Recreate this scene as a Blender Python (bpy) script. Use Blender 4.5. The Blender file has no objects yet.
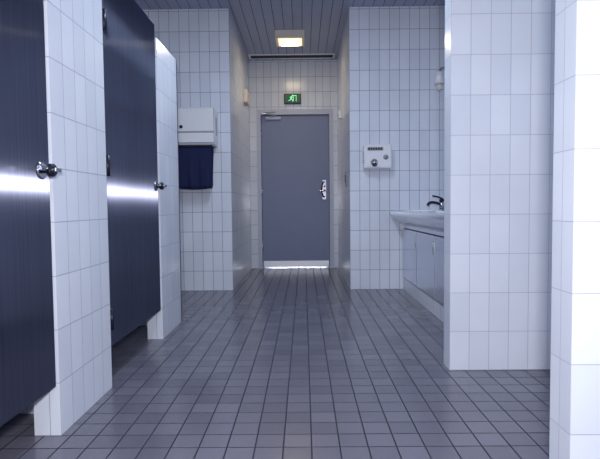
import bpy, bmesh, math
from mathutils import Matrix, Vector
S=bpy.context.scene
C=S.collection

# ---------------------------------------------------------------- materials
def newmat(name):
    m=bpy.data.materials.new(name); m.use_nodes=True
    nt=m.node_tree
    return m,nt,nt.nodes['Principled BSDF']
def mat(name,col,rough=0.5,metal=0.0,var=0.04,scale=30,emit=None,es=0,bump=0.0):
    m,nt,b=newmat(name)
    b.inputs['Roughness'].default_value=rough
    b.inputs['Metallic'].default_value=metal
    tc=nt.nodes.new('ShaderNodeTexCoord'); n=nt.nodes.new('ShaderNodeTexNoise')
    n.inputs['Scale'].default_value=scale
    nt.links.new(tc.outputs['Object'],n.inputs['Vector'])
    r=nt.nodes.new('ShaderNodeMix'); r.data_type='RGBA'
    r.inputs['A'].default_value=(*[c*(1-var) for c in col],1)
    r.inputs['B'].default_value=(*[min(1,c*(1+var)) for c in col],1)
    nt.links.new(n.outputs['Fac'],r.inputs['Factor'])
    nt.links.new(r.outputs['Result'],b.inputs['Base Color'])
    if bump:
        bp=nt.nodes.new('ShaderNodeBump'); bp.inputs['Strength'].default_value=bump
        bp.inputs['Distance'].default_value=0.002
        nt.links.new(n.outputs['Fac'],bp.inputs['Height']); nt.links.new(bp.outputs['Normal'],b.inputs['Normal'])
    if emit:
        b.inputs['Emission Color'].default_value=(*emit,1); b.inputs['Emission Strength'].default_value=es
    return m
def tilemat(name,c1,c2,grout,w,h,mort,ox=0,oy=0,oz=0,floor=False,rough=0.2,bump=0.5,spec=0.5,rvar=0.0):
    m,nt,b=newmat(name)
    L=nt.links.new; N=nt.nodes.new
    g=N('ShaderNodeNewGeometry'); sp=N('ShaderNodeSeparateXYZ'); L(g.outputs['Position'],sp.inputs[0])
    cb=N('ShaderNodeCombineXYZ')
    def add(sock,v):
        a=N('ShaderNodeMath'); a.operation='ADD'; L(sock,a.inputs[0]); a.inputs[1].default_value=v; return a.outputs[0]
    X=add(sp.outputs[0],10-ox); Y=add(sp.outputs[1],10-oy); Z=add(sp.outputs[2],10-oz)
    if floor:
        L(X,cb.inputs[0]); L(Y,cb.inputs[1])
    else:
        sn=N('ShaderNodeSeparateXYZ'); L(g.outputs['True Normal'],sn.inputs[0])
        ab=N('ShaderNodeMath'); ab.operation='ABSOLUTE'; L(sn.outputs[0],ab.inputs[0])
        gt=N('ShaderNodeMath'); gt.operation='GREATER_THAN'; L(ab.outputs[0],gt.inputs[0]); gt.inputs[1].default_value=0.5
        mx=N('ShaderNodeMix'); mx.data_type='FLOAT'; L(gt.outputs[0],mx.inputs['Factor']); L(X,mx.inputs['A']); L(Y,mx.inputs['B'])
        L(mx.outputs['Result'],cb.inputs[0]); L(Z,cb.inputs[1])
    br=N('ShaderNodeTexBrick'); br.offset=0; br.squash=1
    L(cb.outputs[0],br.inputs['Vector'])
    br.inputs['Scale'].default_value=1
    br.inputs['Color1'].default_value=(*c1,1); br.inputs['Color2'].default_value=(*c2,1); br.inputs['Mortar'].default_value=(*grout,1)
    br.inputs['Mortar Size'].default_value=mort; br.inputs['Mortar Smooth'].default_value=0.2
    br.inputs['Brick Width'].default_value=w; br.inputs['Row Height'].default_value=h
    n=N('ShaderNodeTexNoise'); n.inputs['Scale'].default_value=3; n.inputs['Detail'].default_value=4
    L(g.outputs['Position'],n.inputs['Vector'])
    mr=N('ShaderNodeMapRange'); mr.inputs['To Min'].default_value=0.9; mr.inputs['To Max'].default_value=1.08
    L(n.outputs['Fac'],mr.inputs['Value'])
    ml=N('ShaderNodeVectorMath'); ml.operation='SCALE'; L(br.outputs['Color'],ml.inputs[0]); L(mr.outputs[0],ml.inputs['Scale'])
    L(ml.outputs[0],b.inputs['Base Color'])
    inv=N('ShaderNodeMath'); inv.operation='SUBTRACT'; inv.inputs[0].default_value=1; L(br.outputs['Fac'],inv.inputs[1])
    bp=N('ShaderNodeBump'); bp.inputs['Strength'].default_value=bump; bp.inputs['Distance'].default_value=0.002
    L(inv.outputs[0],bp.inputs['Height']); L(bp.outputs['Normal'],b.inputs['Normal'])
    rr=N('ShaderNodeMapRange'); rr.inputs['To Min'].default_value=rough; rr.inputs['To Max'].default_value=0.8
    L(br.outputs['Fac'],rr.inputs['Value']); L(rr.outputs[0],b.inputs['Roughness'])
    b.inputs['Specular IOR Level'].default_value=spec
    return m
W1=(0.75,0.785,0.87); W2=(0.69,0.73,0.82); G=(0.33,0.35,0.48)
def wt(name,ox=0,oy=0,oz=0,mort=0.0015,g=G): return tilemat(name,W1,W2,g,0.1,0.2,mort,ox,oy,oz)

M_floor=tilemat('floor_tiles',(0.172,0.166,0.208),(0.130,0.125,0.163),(0.014,0.014,0.028),0.1,0.1,0.0032,0.02,0.03,floor=True,rough=0.21,bump=0.3,spec=0.7)
M_ceil=tilemat('ceiling_slats',(0.33,0.36,0.50),(0.31,0.34,0.47),(0.07,0.08,0.13),0.1,50,0.0035,0.0,0,floor=True,rough=0.4,bump=0.8)
M_part=wt('tiles_partition',0.743,1.83); M_right=wt('tiles_right',0.743,2.545,g=(0.46,0.46,0.55))
G2=(0.19,0.20,0.32)
M_fl=wt('tiles_far_left',-0.728,5.06,mort=0.0022,g=G2); M_fr=wt('tiles_far_right',0.466,5.06,mort=0.0022,g=G2)
M_back=wt('tiles_back',-0.728,0,mort=0.0022,g=G2); M_gen=wt('tiles_general')

def brushed(name,col):
    m,nt,b=newmat(name); L=nt.links.new; N=nt.nodes.new
    nt.nodes.remove(b)
    out=nt.nodes['Material Output']
    gl=N('ShaderNodeBsdfAnisotropic'); gl.distribution='GGX'
    gl.inputs['Roughness'].default_value=0.30; gl.inputs['Anisotropy'].default_value=0.885
    g=N('ShaderNodeNewGeometry')
    mp=N('ShaderNodeMapping'); mp.inputs['Scale'].default_value=(120,120,1.2); L(g.outputs['Position'],mp.inputs['Vector'])
    n=N('ShaderNodeTexNoise'); n.inputs['Scale'].default_value=1.5; n.inputs['Detail'].default_value=3; L(mp.outputs[0],n.inputs['Vector'])
    n2=N('ShaderNodeTexNoise'); n2.inputs['Scale'].default_value=1.7; L(g.outputs['Position'],n2.inputs['Vector'])
    ad=N('ShaderNodeMath'); ad.operation='ADD'; L(n.outputs['Fac'],ad.inputs[0]); L(n2.outputs['Fac'],ad.inputs[1])
    mr=N('ShaderNodeMapRange'); mr.inputs['From Min'].default_value=0.4; mr.inputs['From Max'].default_value=1.6; mr.inputs['To Min'].default_value=0.7; mr.inputs['To Max'].default_value=1.3; L(ad.outputs[0],mr.inputs['Value'])
    ml=N('ShaderNodeVectorMath'); ml.operation='SCALE'; ml.inputs[0].default_value=col; L(mr.outputs[0],ml.inputs['Scale']); L(ml.outputs[0],gl.inputs['Color'])
    t=N('ShaderNodeCombineXYZ'); t.inputs[2].default_value=1.0
    L(t.outputs[0],gl.inputs['Tangent'])
    L(gl.outputs[0],out.inputs['Surface'])
    return m
M_stall=brushed('brushed_stall_steel',(0.19,0.205,0.285))
M_steel=mat('stainless',(0.62,0.63,0.68),0.25,1.0)
M_kick=mat('kick_plate_steel',(0.75,0.76,0.82),0.4,0.5)
M_chrome=mat('chrome',(0.55,0.55,0.6),0.12,1.0)
M_satin=mat('satin_nickel',(0.42,0.42,0.48),0.35,0.8)
M_dark=mat('dark_metal',(0.03,0.03,0.05),0.35,0.7)
M_white=mat('white_enamel',(0.78,0.79,0.83),0.3)
M_grey=mat('grey_plastic',(0.3,0.31,0.36),0.4)
M_black=mat('black_plastic',(0.012,0.012,0.02),0.4)
M_door=mat('door_paint',(0.20,0.235,0.38),0.5,var=0.05,scale=6)
M_frame=mat('frame_paint',(0.50,0.53,0.66),0.45)
M_blue=mat('blue_towel',(0.006,0.011,0.06),0.9,scale=150,var=0.3,bump=0.6)
M_cab=mat('cabinet_steel',(0.64,0.68,0.79),0.22,0.8)
M_cabgap=mat('cabinet_dark',(0.10,0.10,0.14),0.6)
M_count=mat('countertop',(0.70,0.74,0.83),0.15,0.6)
M_beige=mat('beige_plastic',(0.70,0.64,0.58),0.4)
M_orange=mat('orange_led',(0.7,0.2,0.05),0.4,emit=(1,0.25,0.05),es=0.3)
M_green=mat('exit_green',(0.0,0.05,0.03),0.4,emit=(0.0,0.12,0.06),es=0.2)
M_signw=mat('exit_lit',(0.3,0.8,0.4),0.4,emit=(0.25,1,0.45),es=0.6)
M_mirror=mat('mirror_glass',(0.85,0.87,0.9),0.02,1.0,var=0)
M_lampg=mat('warm_lamp_glass',(0.6,0.5,0.3),0.4,emit=(1.0,0.72,0.36),es=1.3)
M_lampc=mat('warm_lamp_core',(0.9,0.85,0.7),0.4,emit=(1.0,0.90,0.60),es=9)
M_tube=mat('cool_diffuser',(0.9,0.9,0.95),0.5,emit=(0.9,0.93,1.0),es=1.5)

# ---------------------------------------------------------------- helpers
def obj(name,bm,m,parent=None,smooth=False):
    me=bpy.data.meshes.new(name); bm.to_mesh(me); bm.free()
    o=bpy.data.objects.new(name,me); C.objects.link(o); me.materials.append(m)
    if smooth:
        for p in me.polygons: p.use_smooth=True
    if parent: o.parent=parent
    return o
def addbox(bm,x0,x1,y0,y1,z0,z1):
    r=bmesh.ops.create_cube(bm,size=1)
    for v in r['verts']:
        v.co=Vector(((x0+x1)/2+v.co.x*(x1-x0),(y0+y1)/2+v.co.y*(y1-y0),(z0+z1)/2+v.co.z*(z1-z0)))
    return r['verts']
def box(name,x0,x1,y0,y1,z0,z1,m,parent=None,bev=0.0,seg=3):
    bm=bmesh.new(); addbox(bm,x0,x1,y0,y1,z0,z1)
    if bev: bmesh.ops.bevel(bm,geom=bm.edges[:],offset=bev,segments=seg,affect='EDGES',profile=0.5)
    return obj(name,bm,m,parent)
def boxes(name,bs,m,parent=None,bev=0):
    bm=bmesh.new()
    for b in bs: addbox(bm,*b)
    if bev: bmesh.ops.bevel(bm,geom=bm.edges[:],offset=bev,segments=2,affect='EDGES')
    return obj(name,bm,m,parent)
def cyl(name,c,axis,r,l,m,parent=None,r2=None,seg=32,bev=0.0):
    bm=bmesh.new(); bmesh.ops.create_cone(bm,cap_ends=True,segments=seg,radius1=r,radius2=r if r2 is None else r2,depth=l)
    if bev:
        es=[e for e in bm.edges if len(e.link_faces)==2 and any(len(f.verts)>4 for f in e.link_faces)]
        bmesh.ops.bevel(bm,geom=es,offset=bev,segments=3,affect='EDGES')
    q=Vector((0,0,1)).rotation_difference(Vector(axis)).to_matrix().to_4x4()
    bm.transform(Matrix.Translation(Vector(c))@q)
    o=obj(name,bm,m,parent,True)
    for p in o.data.polygons:
        if len(p.vertices)>8: p.use_smooth=False
    return o
def tube(name,pts,r,m,parent=None):
    cu=bpy.data.curves.new(name,'CURVE'); cu.dimensions='3D'; cu.bevel_depth=r; cu.bevel_resolution=6; cu.use_fill_caps=True
    s=cu.splines.new('BEZIER'); s.bezier_points.add(len(pts)-1)
    for p,c in zip(s.bezier_points,pts):
        p.co=c; p.handle_left_type=p.handle_right_type='AUTO'
    t=bpy.data.objects.new(name+'_c',cu); C.objects.link(t)
    bpy.context.view_layer.update()
    dg=bpy.context.evaluated_depsgraph_get()
    me=bpy.data.meshes.new_from_object(t.evaluated_get(dg)); bpy.data.objects.remove(t)
    o=bpy.data.objects.new(name,me); C.objects.link(o); me.materials.clear(); me.materials.append(m)
    for p in me.polygons: p.use_smooth=True
    if parent: o.parent=parent
    return o
def empty(name,loc=(0,0,0)):
    e=bpy.data.objects.new(name,None); C.objects.link(e); e.empty_display_size=0.1
    return e

H=2.82
XL,XR=-2.5,1.45; YB=6.85; YM=5.06; XP=-0.917; RX0,RX1=-0.728,0.466
# ---------------------------------------------------------------- shell
box('floor',XL-0.1,XR+0.1,-2.6,YB+1.6,-0.1,0,M_floor)
box('ceiling',XL-0.1,XR+0.1,-2.6,YB+1.6,H,H+0.1,M_ceil)
box('wall_left',XL-0.1,XL,-2.5,YM,0,H,M_gen)
box('wall_right',XR,XR+0.1,-2.5,YM,0,H,M_gen)
box('wall_rear',XL-0.1,XR+0.1,-2.6,-2.5,0,H,M_gen)
box('wall_far_left',XL-0.1,RX0,YM,YB,0,H,M_fl)
box('wall_far_right',RX1,XR+0.1,YM,YB,0,H,M_fr)
DX0,DX1,DZ=-0.63,0.41,2.165
boxes('wall_back',[(XL-0.1,DX0,YB,YB+0.15,0,H),(DX1,XR+0.1,YB,YB+0.15,0,H),(DX0,DX1,YB,YB+0.15,DZ,H)],M_back)
boxes('wall_lobby',[(-1.3,-1.2,YB+0.15,YB+1.5,0,H),(0.9,1.0,YB+0.15,YB+1.5,0,H),(-1.3,1.0,YB+1.5,YB+1.6,0,H)],M_gen)
box('wall_partition_right',0.743,XR,2.545,2.655,0,H,M_right)
box('wall_partition_near_right',0.743,XR,1.385,1.50,0,H,M_right)
PT=1.92
boxes('wall_cubicle',[(XP-0.1,XP,1.83,2.33,0,PT),(XL,XP-0.1,2.03,2.13,0,PT)],M_part)
boxes('wall_cubicle_far',[(XP-0.1,XP,3.19,3.67,0,PT),(XL,XP-0.1,3.57,3.67,0,PT)],M_part)
boxes('wall_cubicle_near',[(XP-0.1,XP,0.35,1.05,0,PT),(XL,XP-0.1,0.45,0.55,0,PT)],M_part)
box('end_strip_1',XP-0.1,XP+0.002,3.67,3.682,0,PT+0.005,M_dark)  # thin dark strip along the far end of the cubicle wall

# ---------------------------------------------------------------- cubicle doors
def stall(y0,y1):
    e=empty('toilet_cubicle_door')
    box('leaf',XP-0.045,XP-0.008,y0+0.008,y1-0.008,0.19,2.0,M_stall,e,0.004,2)
    for i,z in enumerate((0.32,1.05,1.72)):
        cyl('hinge_%d'%i,(XP-0.002,y0+0.013,z),(0,0,1),0.010,0.10,M_dark,e)
    y=y1-0.075; z=0.985
    cyl('lock_rose',(XP-0.003,y,z),(1,0,0),0.030,0.012,M_chrome,e,bev=0.003)
    cyl('lock_neck',(XP+0.012,y,z),(1,0,0),0.011,0.03,M_dark,e)
    cyl('lock_knob',(XP+0.034,y,z),(1,0,0),0.023,0.026,M_dark,e,bev=0.006)
    box('lock_turn',XP+0.046,XP+0.060,y-0.022,y+0.022,z-0.007,z+0.007,M_chrome,e,0.003,2)
    tube('lock_latch',[(XP+0.02,y+0.005,z),(XP+0.035,y-0.04,z+0.004),(XP+0.035,y-0.085,z+0.002)],0.008,M_chrome,e)
stall(1.05,1.83); stall(2.34,3.19)

# ---------------------------------------------------------------- exit door
e=empty('door_1')
yf=YB-0.012
boxes('frame',[(DX0,DX0+0.055,yf,YB+0.10,0,DZ),(DX1-0.055,DX1,yf,YB+0.10,0,DZ),(DX0+0.055,DX1-0.055,yf,YB+0.10,DZ-0.07,DZ)],M_frame,e)
boxes('light_stop',[(DX0+0.055,DX0+0.085,YB+0.076,YB+0.10,0,DZ-0.07),(DX1-0.085,DX1-0.055,YB+0.076,YB+0.10,0,DZ-0.07),(DX0+0.085,DX1-0.085,YB+0.076,YB+0.10,DZ-0.10,DZ-0.07)],M_frame,e)  # unseen strips behind the leaf edges, added to block light leaking past
lx0,lx1=DX0+0.06,DX1-0.06
box('leaf',lx0,lx1,YB+0.03,YB+0.075,0.018,DZ-0.075,M_door,e,0.003,2)
box('kick_plate',lx0+0.01,lx1-0.01,YB+0.026,YB+0.0305,0.020,0.10,M_kick,e)
box('handle_plate',lx1-0.092,lx1-0.040,YB+0.022,YB+0.031,0.94,1.21,M_satin,e,0.002,2)
tube('pull_handle',[(lx1-0.065,YB+0.025,1.18),(lx1-0.082,YB-0.02,1.175),(lx1-0.105,YB-0.04,1.08),(lx1-0.082,YB-0.02,0.985),(lx1-0.065,YB+0.025,0.98)],0.009,M_dark,e)
tube('lever',[(lx1-0.065,YB+0.025,1.06),(lx1-0.066,YB-0.03,1.06),(lx1-0.10,YB-0.035,1.058),(lx1-0.15,YB-0.03,1.055)],0.011,M_chrome,e)
cyl('lock_cylinder',(lx1-0.062,YB+0.018,1.12),(0,1,0),0.013,0.02,M_dark,e)
for i,z in enumerate((0.3,1.05,1.85)):
    cyl('hinge_%d'%i,(lx0-0.002,YB+0.02,z),(0,0,1),0.008,0.1,M_steel,e)
box('closer_body',lx0+0.06,lx0+0.27,YB-0.01,YB+0.031,DZ-0.135,DZ-0.095,M_frame,e,0.006,2)
tube('closer_arm',[(lx0+0.22,YB-0.005,DZ-0.09),(lx0+0.10,YB-0.08,DZ-0.075),(lx0+0.0,YB-0.10,DZ-0.065)],0.008,M_steel,e)
tube('closer_link',[(lx0+0.0,YB-0.10,DZ-0.065),(lx0+0.10,YB-0.055,DZ-0.05),(lx0+0.2,YB-0.012,DZ-0.035)],0.007,M_steel,e)

# exit sign
e=empty('exit_sign')
sx0,sx1,sz0,sz1=-0.255,-0.025,2.232,2.367
box('housing',sx0,sx1,YB-0.05,YB,sz0,sz1,M_black,e,0.005,2)
box('panel',sx0+0.015,sx1-0.015,YB-0.053,YB-0.049,sz0+0.015,sz1-0.015,M_green,e)
cx=(sx0+sx1)/2; py0,py1=YB-0.056,YB-0.052
boxes('pictogram_doorway',[(cx+0.01,cx+0.018,py0,py1,sz0+0.03,sz1-0.025),(cx+0.01,cx+0.055,py0,py1,sz1-0.033,sz1-0.025),(cx+0.047,cx+0.055,py0,py1,sz0+0.03,sz1-0.025)],M_signw,e)
bm=bmesh.new()
def limb(a,b,w):
    a=Vector(a);b=Vector(b);d=(b-a); n=Vector((-d.y,d.x)).normalized()*w/2
    vs=[]
    for y in (py0,py1):
        for p in (a+n,a-n,b-n,b+n): vs.append(bm.verts.new((cx+p.x,y,sz0+p.y)))
    for f in ((0,1,2,3),(7,6,5,4),(0,4,5,1),(1,5,6,2),(2,6,7,3),(3,7,4,0)): bm.faces.new([vs[i] for i in f])
limb((-0.02,0.065),(-0.01,0.095),0.018); limb((-0.02,0.065),(0.002,0.05),0.01); limb((0.002,0.05),(0.0,0.03),0.009)
limb((-0.02,0.065),(-0.035,0.045),0.01); limb((-0.035,0.045),(-0.055,0.04),0.009)
limb((-0.01,0.092),(0.008,0.08),0.008); limb((-0.01,0.092),(-0.035,0.085),0.008)
obj('pictogram_runner',bm,M_signw,e)
cyl('pictogram_head',(cx+0.0,YB-0.054,sz0+0.108),(0,1,0),0.009,0.004,M_signw,e)

e=empty('wall_alarm_box')
box('case',RX0,RX0+0.045,6.22,6.46,2.14,2.30,M_beige,e,0.006,2)
cyl('lens',(RX0+0.046,6.33,2.225),(1,0,0),0.022,0.008,M_orange,e)
e=empty('light_switch')
box('plate',RX1-0.014,RX1,5.33,5.45,1.06,1.22,M_grey,e,0.004,2)
box('rocker',RX1-0.02,RX1-0.012,5.36,5.42,1.10,1.18,M_dark,e,0.003,2)
e=empty('motion_sensor')
box('sensor_case',RX1-0.04,RX1,6.05,6.13,1.90,2.0,M_white,e,0.006,2)
cyl('sensor_lens',(RX1-0.04,6.09,1.94),(1,0,0),0.02,0.012,M_dark,e)

# ---------------------------------------------------------------- recess ceiling lamp
e=empty('ceiling_lamp')
lx,ly=-0.140,5.85
boxes('housing',[(lx-0.165,lx+0.165,ly-0.17,ly-0.135,H-0.08,H),(lx-0.165,lx+0.165,ly+0.135,ly+0.17,H-0.08,H),(lx-0.165,lx-0.135,ly-0.135,ly+0.135,H-0.08,H),(lx+0.135,lx+0.165,ly-0.135,ly+0.135,H-0.08,H)],M_beige,e)
box('diffuser',lx-0.135,lx+0.135,ly-0.135,ly+0.135,H-0.085,H-0.01,M_lampg,e,0.01,3)
box('bright_core',lx-0.105,lx+0.105,ly-0.10,ly+0.10,H-0.092,H-0.084,M_lampc,e)

# ceiling vent
e=empty('ceiling_vent')
vx0,vx1,vy0,vy1=-0.70,0.42,6.56,6.74
boxes('vent_frame',[(vx0,vx1,vy0,vy0+0.02,H-0.012,H),(vx0,vx1,vy1-0.02,vy1,H-0.012,H),(vx0,vx0+0.02,vy0+0.02,vy1-0.02,H-0.012,H),(vx1-0.02,vx1,vy0+0.02,vy1-0.02,H-0.012,H)],M_white,e)
box('vent_slot',vx0+0.02,vx1-0.02,vy0+0.02,vy1-0.02,H-0.004,H,M_black,e)
boxes('vent_blades',[(vx0+0.02,vx1-0.02,vy0+0.045+i*0.035,vy0+0.050+i*0.035,H-0.008,H-0.003) for i in range(4)],M_dark,e)

# ---------------------------------------------------------------- towel dispenser
e=empty('towel_dispenser')
tx0,tx1=-1.285,-0.85; tz0,tz1=1.45,1.81; td=0.24
box('cabinet',tx0,tx1,YM-td,YM,tz0,tz1,M_white,e,0.02,4)
box('seam',tx0+0.004,tx1-0.004,YM-td-0.004,YM-td+0.01,tz0+0.015,tz1-0.01,M_grey,e)
box('cover',tx0+0.006,tx1-0.006,YM-td-0.014,YM-td+0.01,tz0+0.125,tz1-0.012,M_white,e,0.008,3)
box('lower_cover',tx0+0.006,tx1-0.006,YM-td-0.010,YM-td+0.01,tz0+0.02,tz0+0.113,M_white,e,0.006,3)
boxes('vent_slits',[(tx1-0.001,tx1+0.001,YM-0.17+i*0.02,YM-0.162+i*0.02,tz0+0.10,tz1-0.08) for i in range(5)],M_grey,e)
cyl('key_lock',(tx0+0.12,YM-td-0.016,tz0+0.17),(0,1,0),0.016,0.01,M_dark,e)
box('slot',tx0+0.03,tx1-0.03,YM-td+0.02,YM-0.03,tz0-0.012,tz0+0.004,M_black,e)
bm=bmesh.new()
wx0,wx1=tx0+0.03,tx1-0.035; nx=26
prof=[]
zt=tz0; zb=1.08
for i in range(12): prof.append((YM-td+0.045,zt-(zt-zb)*i/11))
for i in range(1,10):
    a=math.pi*i/10; prof.append((YM-td+0.045+0.05*(1-math.cos(a)),zb-0.04*math.sin(a)))
for i in range(12): prof.append((YM-td+0.145,zb+(zt-zb)*i/11))
rows=[]
for j in range(nx+1):
    u=j/nx; row=[]
    for k,(y,z) in enumerate(prof):
        hang=max(0,min(1,(zt-z)/0.3))
        x=wx0+(wx1-wx0)*u+ (u-0.5)*(-0.03)*hang
        yy=y+0.008*math.sin(u*17+z*3)*hang+0.005*math.sin(u*41)*hang
        zz=z-0.012*math.sin(u*math.pi)*hang if z<zb+0.01 else z
        row.append(bm.verts.new((x,yy,zz)))
    rows.append(row)
for j in range(nx):
    for k in range(len(prof)-1): bm.faces.new((rows[j][k],rows[j+1][k],rows[j+1][k+1],rows[j][k+1]))
t=obj('towel_loop',bm,M_blue,e,True)
md=t.modifiers.new('s','SOLIDIFY'); md.thickness=0.004

# ---------------------------------------------------------------- hand dryer
e=empty('hand_dryer')
hx0,hx1,hz0,hz1=0.595,0.870,1.215,1.455; hd=0.11
box('body',hx0,hx1,YM-hd,YM,hz0,hz1,M_white,e,0.016,4)
box('face_plate',hx0+0.015,hx1-0.015,YM-hd-0.004,YM-hd+0.004,hz0+0.015,hz1-0.015,M_white,e,0.003,2)
box('label',hx0+0.035,hx0+0.19,YM-hd-0.007,YM-hd-0.003,hz1-0.065,hz1-0.03,M_grey,e)
boxes('label_text',[(hx0+0.042+i*0.024,hx0+0.060+i*0.024,YM-hd-0.009,YM-hd-0.006,hz1-0.058,hz1-0.038) for i in range(6)],M_black,e)
cyl('push_button',(hx1-0.06,YM-hd-0.012,hz0+0.11),(0,1,0),0.018,0.02,M_chrome,e,bev=0.004)
cyl('button_ring',(hx1-0.06,YM-hd-0.005,hz0+0.11),(0,1,0),0.026,0.006,M_grey,e)
cyl('nozzle_collar',(hx0+0.10,YM-hd-0.012,hz0+0.06),(0,1,0),0.034,0.02,M_grey,e)
cyl('nozzle',(hx0+0.10,YM-hd-0.03,hz0+0.05),(0,-0.75,-0.66),0.026,0.05,M_chrome,e,bev=0.004)
boxes('side_vents',[(hx0-0.001,hx0+0.001,YM-0.09,YM-0.02,hz0+0.06+i*0.02,hz0+0.068+i*0.02) for i in range(6)],M_black,e)

# ---------------------------------------------------------------- washbasin unit
e=empty('washbasin_vanity')
cy0,cy1=2.66,YM
boxes('plinth',[(1.0,XR,cy0,cy1,0,0.12)],M_fr,e)
box('carcass',1.012,XR-0.001,cy0,cy1-0.001,0.12,0.66,M_cabgap,e)
ys=[5.05,4.42,3.80,3.20,2.68]
for i in range(4):
    box('cabinet_door_%d'%i,0.992,1.012,ys[i+1]+0.008,ys[i]-0.008,0.13,0.615,M_cab,e,0.003,2)
    box('door_grip_%d'%i,0.982,0.992,ys[i+1]+0.03,ys[i+1]+0.045,0.47,0.57,M_steel,e,0.002,2)
box('top_rail',1.0,1.013,cy0,cy1-0.001,0.625,0.66,M_cab,e)
bm=bmesh.new()
pr=[(XR-0.001,0.80),(0.90,0.80),(0.882,0.797),(0.872,0.788),(0.868,0.775),(0.870,0.755),(0.885,0.735),(0.93,0.695),(1.0,0.652),(XR-0.001,0.652)]
a=[bm.verts.new((x,cy0,z)) for x,z in pr]; b=[bm.verts.new((x,cy1-0.001,z)) for x,z in pr]
n=len(pr)
for i in range(n): bm.faces.new((a[i],b[i],b[(i+1)%n],a[(i+1)%n]))
bm.faces.new(a[::-1]); bm.faces.new(b)
bmesh.ops.recalc_face_normals(bm,faces=bm.faces[:])
ct=obj('countertop',bm,M_count,e)
def ell(name,c,s,lower=False):
    bm=bmesh.new(); bmesh.ops.create_uvsphere(bm,u_segments=40,v_segments=20,radius=1)
    for v in bm.verts: v.co=Vector((c[0]+v.co.x*s[0],c[1]+v.co.y*s[1],c[2]+v.co.z*s[2]))
    return obj(name,bm,M_white,None,True)
for i,y in enumerate((4.55,3.45)):
    cut=ell('cut',(1.08,y,0.80),(0.15,0.21,0.12))
    md=ct.modifiers.new('b','BOOLEAN'); md.object=cut; md.operation='DIFFERENCE'; md.solver='EXACT'
    bpy.context.view_layer.objects.active=ct; bpy.ops.object.modifier_apply(modifier='b')
    bpy.data.objects.remove(cut)
    bm=bmesh.new()
    for k in range(48):
        a0=2*math.pi*k/48
        for (dr,dz) in ((-0.006,0.0),(-0.004,0.006),(0.008,0.007),(0.016,0.0)):
            bm.verts.new((1.08+(0.15+dr)*math.cos(a0),y+(0.21+dr)*math.sin(a0),0.80+dz))
    bm.verts.ensure_lookup_table()
    for k in range(48):
        for q in range(3):
            k2=(k+1)%48; bm.faces.new([bm.verts[j] for j in (k*4+q,k*4+q+1,k2*4+q+1,k2*4+q)])
    obj('basin_rim_%d'%i,bm,M_white,e,True)
    cyl('basin_drain_%d'%i,(1.08,y,0.685),(0,0,1),0.022,0.012,M_chrome,e)
for i,y in enumerate((4.6,3.45)):
    f=e
    bx=1.265
    cyl('tap_base_%d'%i,(bx,y,0.806),(0,0,1),0.028,0.012,M_chrome,f,bev=0.003)
    cyl('tap_body_%d'%i,(bx,y,0.845),(0,0,1),0.022,0.075,M_chrome,f)
    tube('tap_spout_%d'%i,[(bx,y,0.850),(bx-0.06,y,0.872),(bx-0.115,y,0.868),(bx-0.13,y,0.845)],0.013,M_dark,f)
    cyl('tap_cap_%d'%i,(bx,y,0.895),(0,0,1),0.024,0.028,M_dark,f,r2=0.018,bev=0.004)
    tube('tap_lever_%d'%i,[(bx+0.01,y,0.905),(bx-0.03,y,0.922),(bx-0.085,y,0.935)],0.008,M_dark,f)
e=empty('wall_mirror')
box('glass',XR-0.012,XR-0.004,2.75,4.25,1.05,1.85,M_mirror,e)
boxes('mirror_frame',[(XR-0.016,XR,2.73,2.75,1.03,1.87),(XR-0.016,XR,4.25,4.27,1.03,1.87),(XR-0.016,XR,2.75,4.25,1.03,1.05),(XR-0.016,XR,2.75,4.25,1.85,1.87)],M_steel,e)
e=empty('wall_lamp')
cyl('lamp_rose',(XR-0.01,4.6,2.02),(1,0,0),0.045,0.02,M_white,e,bev=0.004)
tube('lamp_arm',[(XR-0.02,4.6,2.02),(XR-0.10,4.6,2.05),(XR-0.18,4.6,2.09),(XR-0.21,4.6,2.06)],0.010,M_chrome,e)
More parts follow.
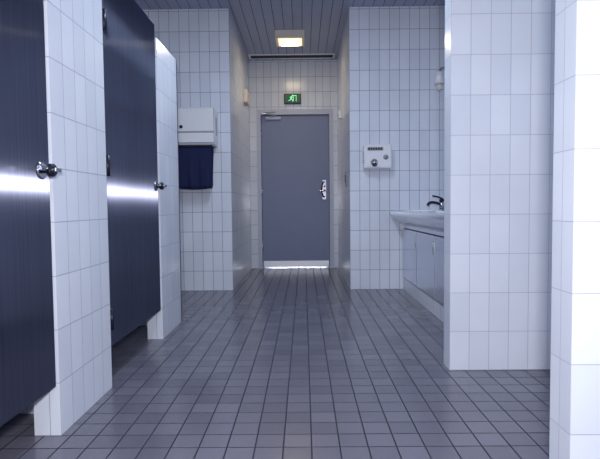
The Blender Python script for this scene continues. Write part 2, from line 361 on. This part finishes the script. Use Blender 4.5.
cyl('lamp_shade',(XR-0.21,4.6,2.0),(0,0,1),0.045,0.11,M_white,e,r2=0.028,bev=0.004)
cyl('lamp_socket',(XR-0.21,4.6,1.92),(0,0,1),0.022,0.06,M_beige,e)

# ---------------------------------------------------------------- lighting
def area(name,loc,rot,sx,sy,en,col,parent=None):
    l=bpy.data.lights.new(name,'AREA'); l.shape='RECTANGLE'; l.size=sx; l.size_y=sy; l.energy=en; l.color=col
    o=bpy.data.objects.new(name,l); C.objects.link(o); o.location=loc; o.rotation_euler=rot
    if parent: o.parent=parent
    return o
for (x,y,en) in ((-0.1,-0.6,24),(-0.1,3.0,31)):
    f=empty('fluorescent_ceiling_light')
    box('fixture_housing',x-0.16,x+0.16,y-0.62,y+0.62,H-0.06,H,M_white,f,0.01,2)
    box('fixture_diffuser',x-0.14,x+0.14,y-0.60,y+0.60,H-0.068,H-0.055,M_tube,f)
    area('fixture_light',(x,y,H-0.075),(0,0,0),0.26,1.15,en,(0.71,0.83,1.0),f)
area('recess_lamp_light',(lx,ly,H-0.10),(0,0,0),0.26,0.24,4.0,(1.0,0.80,0.52))
area('door_gap_glow',(-0.1,YB+1.2,0.55),(math.radians(-70),0,0),0.9,0.5,50,(0.92,0.94,1.0))  # unseen low light added behind the door to brighten the gap under it
area('camera_flash',(0.0,-0.12,1.02),(math.radians(90),0,0),0.16,0.02,46,(0.98,0.965,1.0))

w=bpy.data.worlds.new('World'); S.world=w; w.use_nodes=True
w.node_tree.nodes['Background'].inputs[0].default_value=(0.5,0.55,0.7,1); w.node_tree.nodes['Background'].inputs[1].default_value=0.2

# ---------------------------------------------------------------- camera
cd=bpy.data.cameras.new('Camera'); cam=bpy.data.objects.new('Camera',cd); C.objects.link(cam)
cd.sensor_width=36; cd.lens=30.0; cd.clip_start=0.02
cam.matrix_world=Matrix.Translation((0,0,0.85))@Matrix.Rotation(math.radians(0.46),4,'Z')@Matrix.Rotation(math.radians(90-2.65),4,'X')@Matrix.Rotation(math.radians(-0.55),4,'Z')
S.camera=cam
S.view_settings.view_transform='Standard'
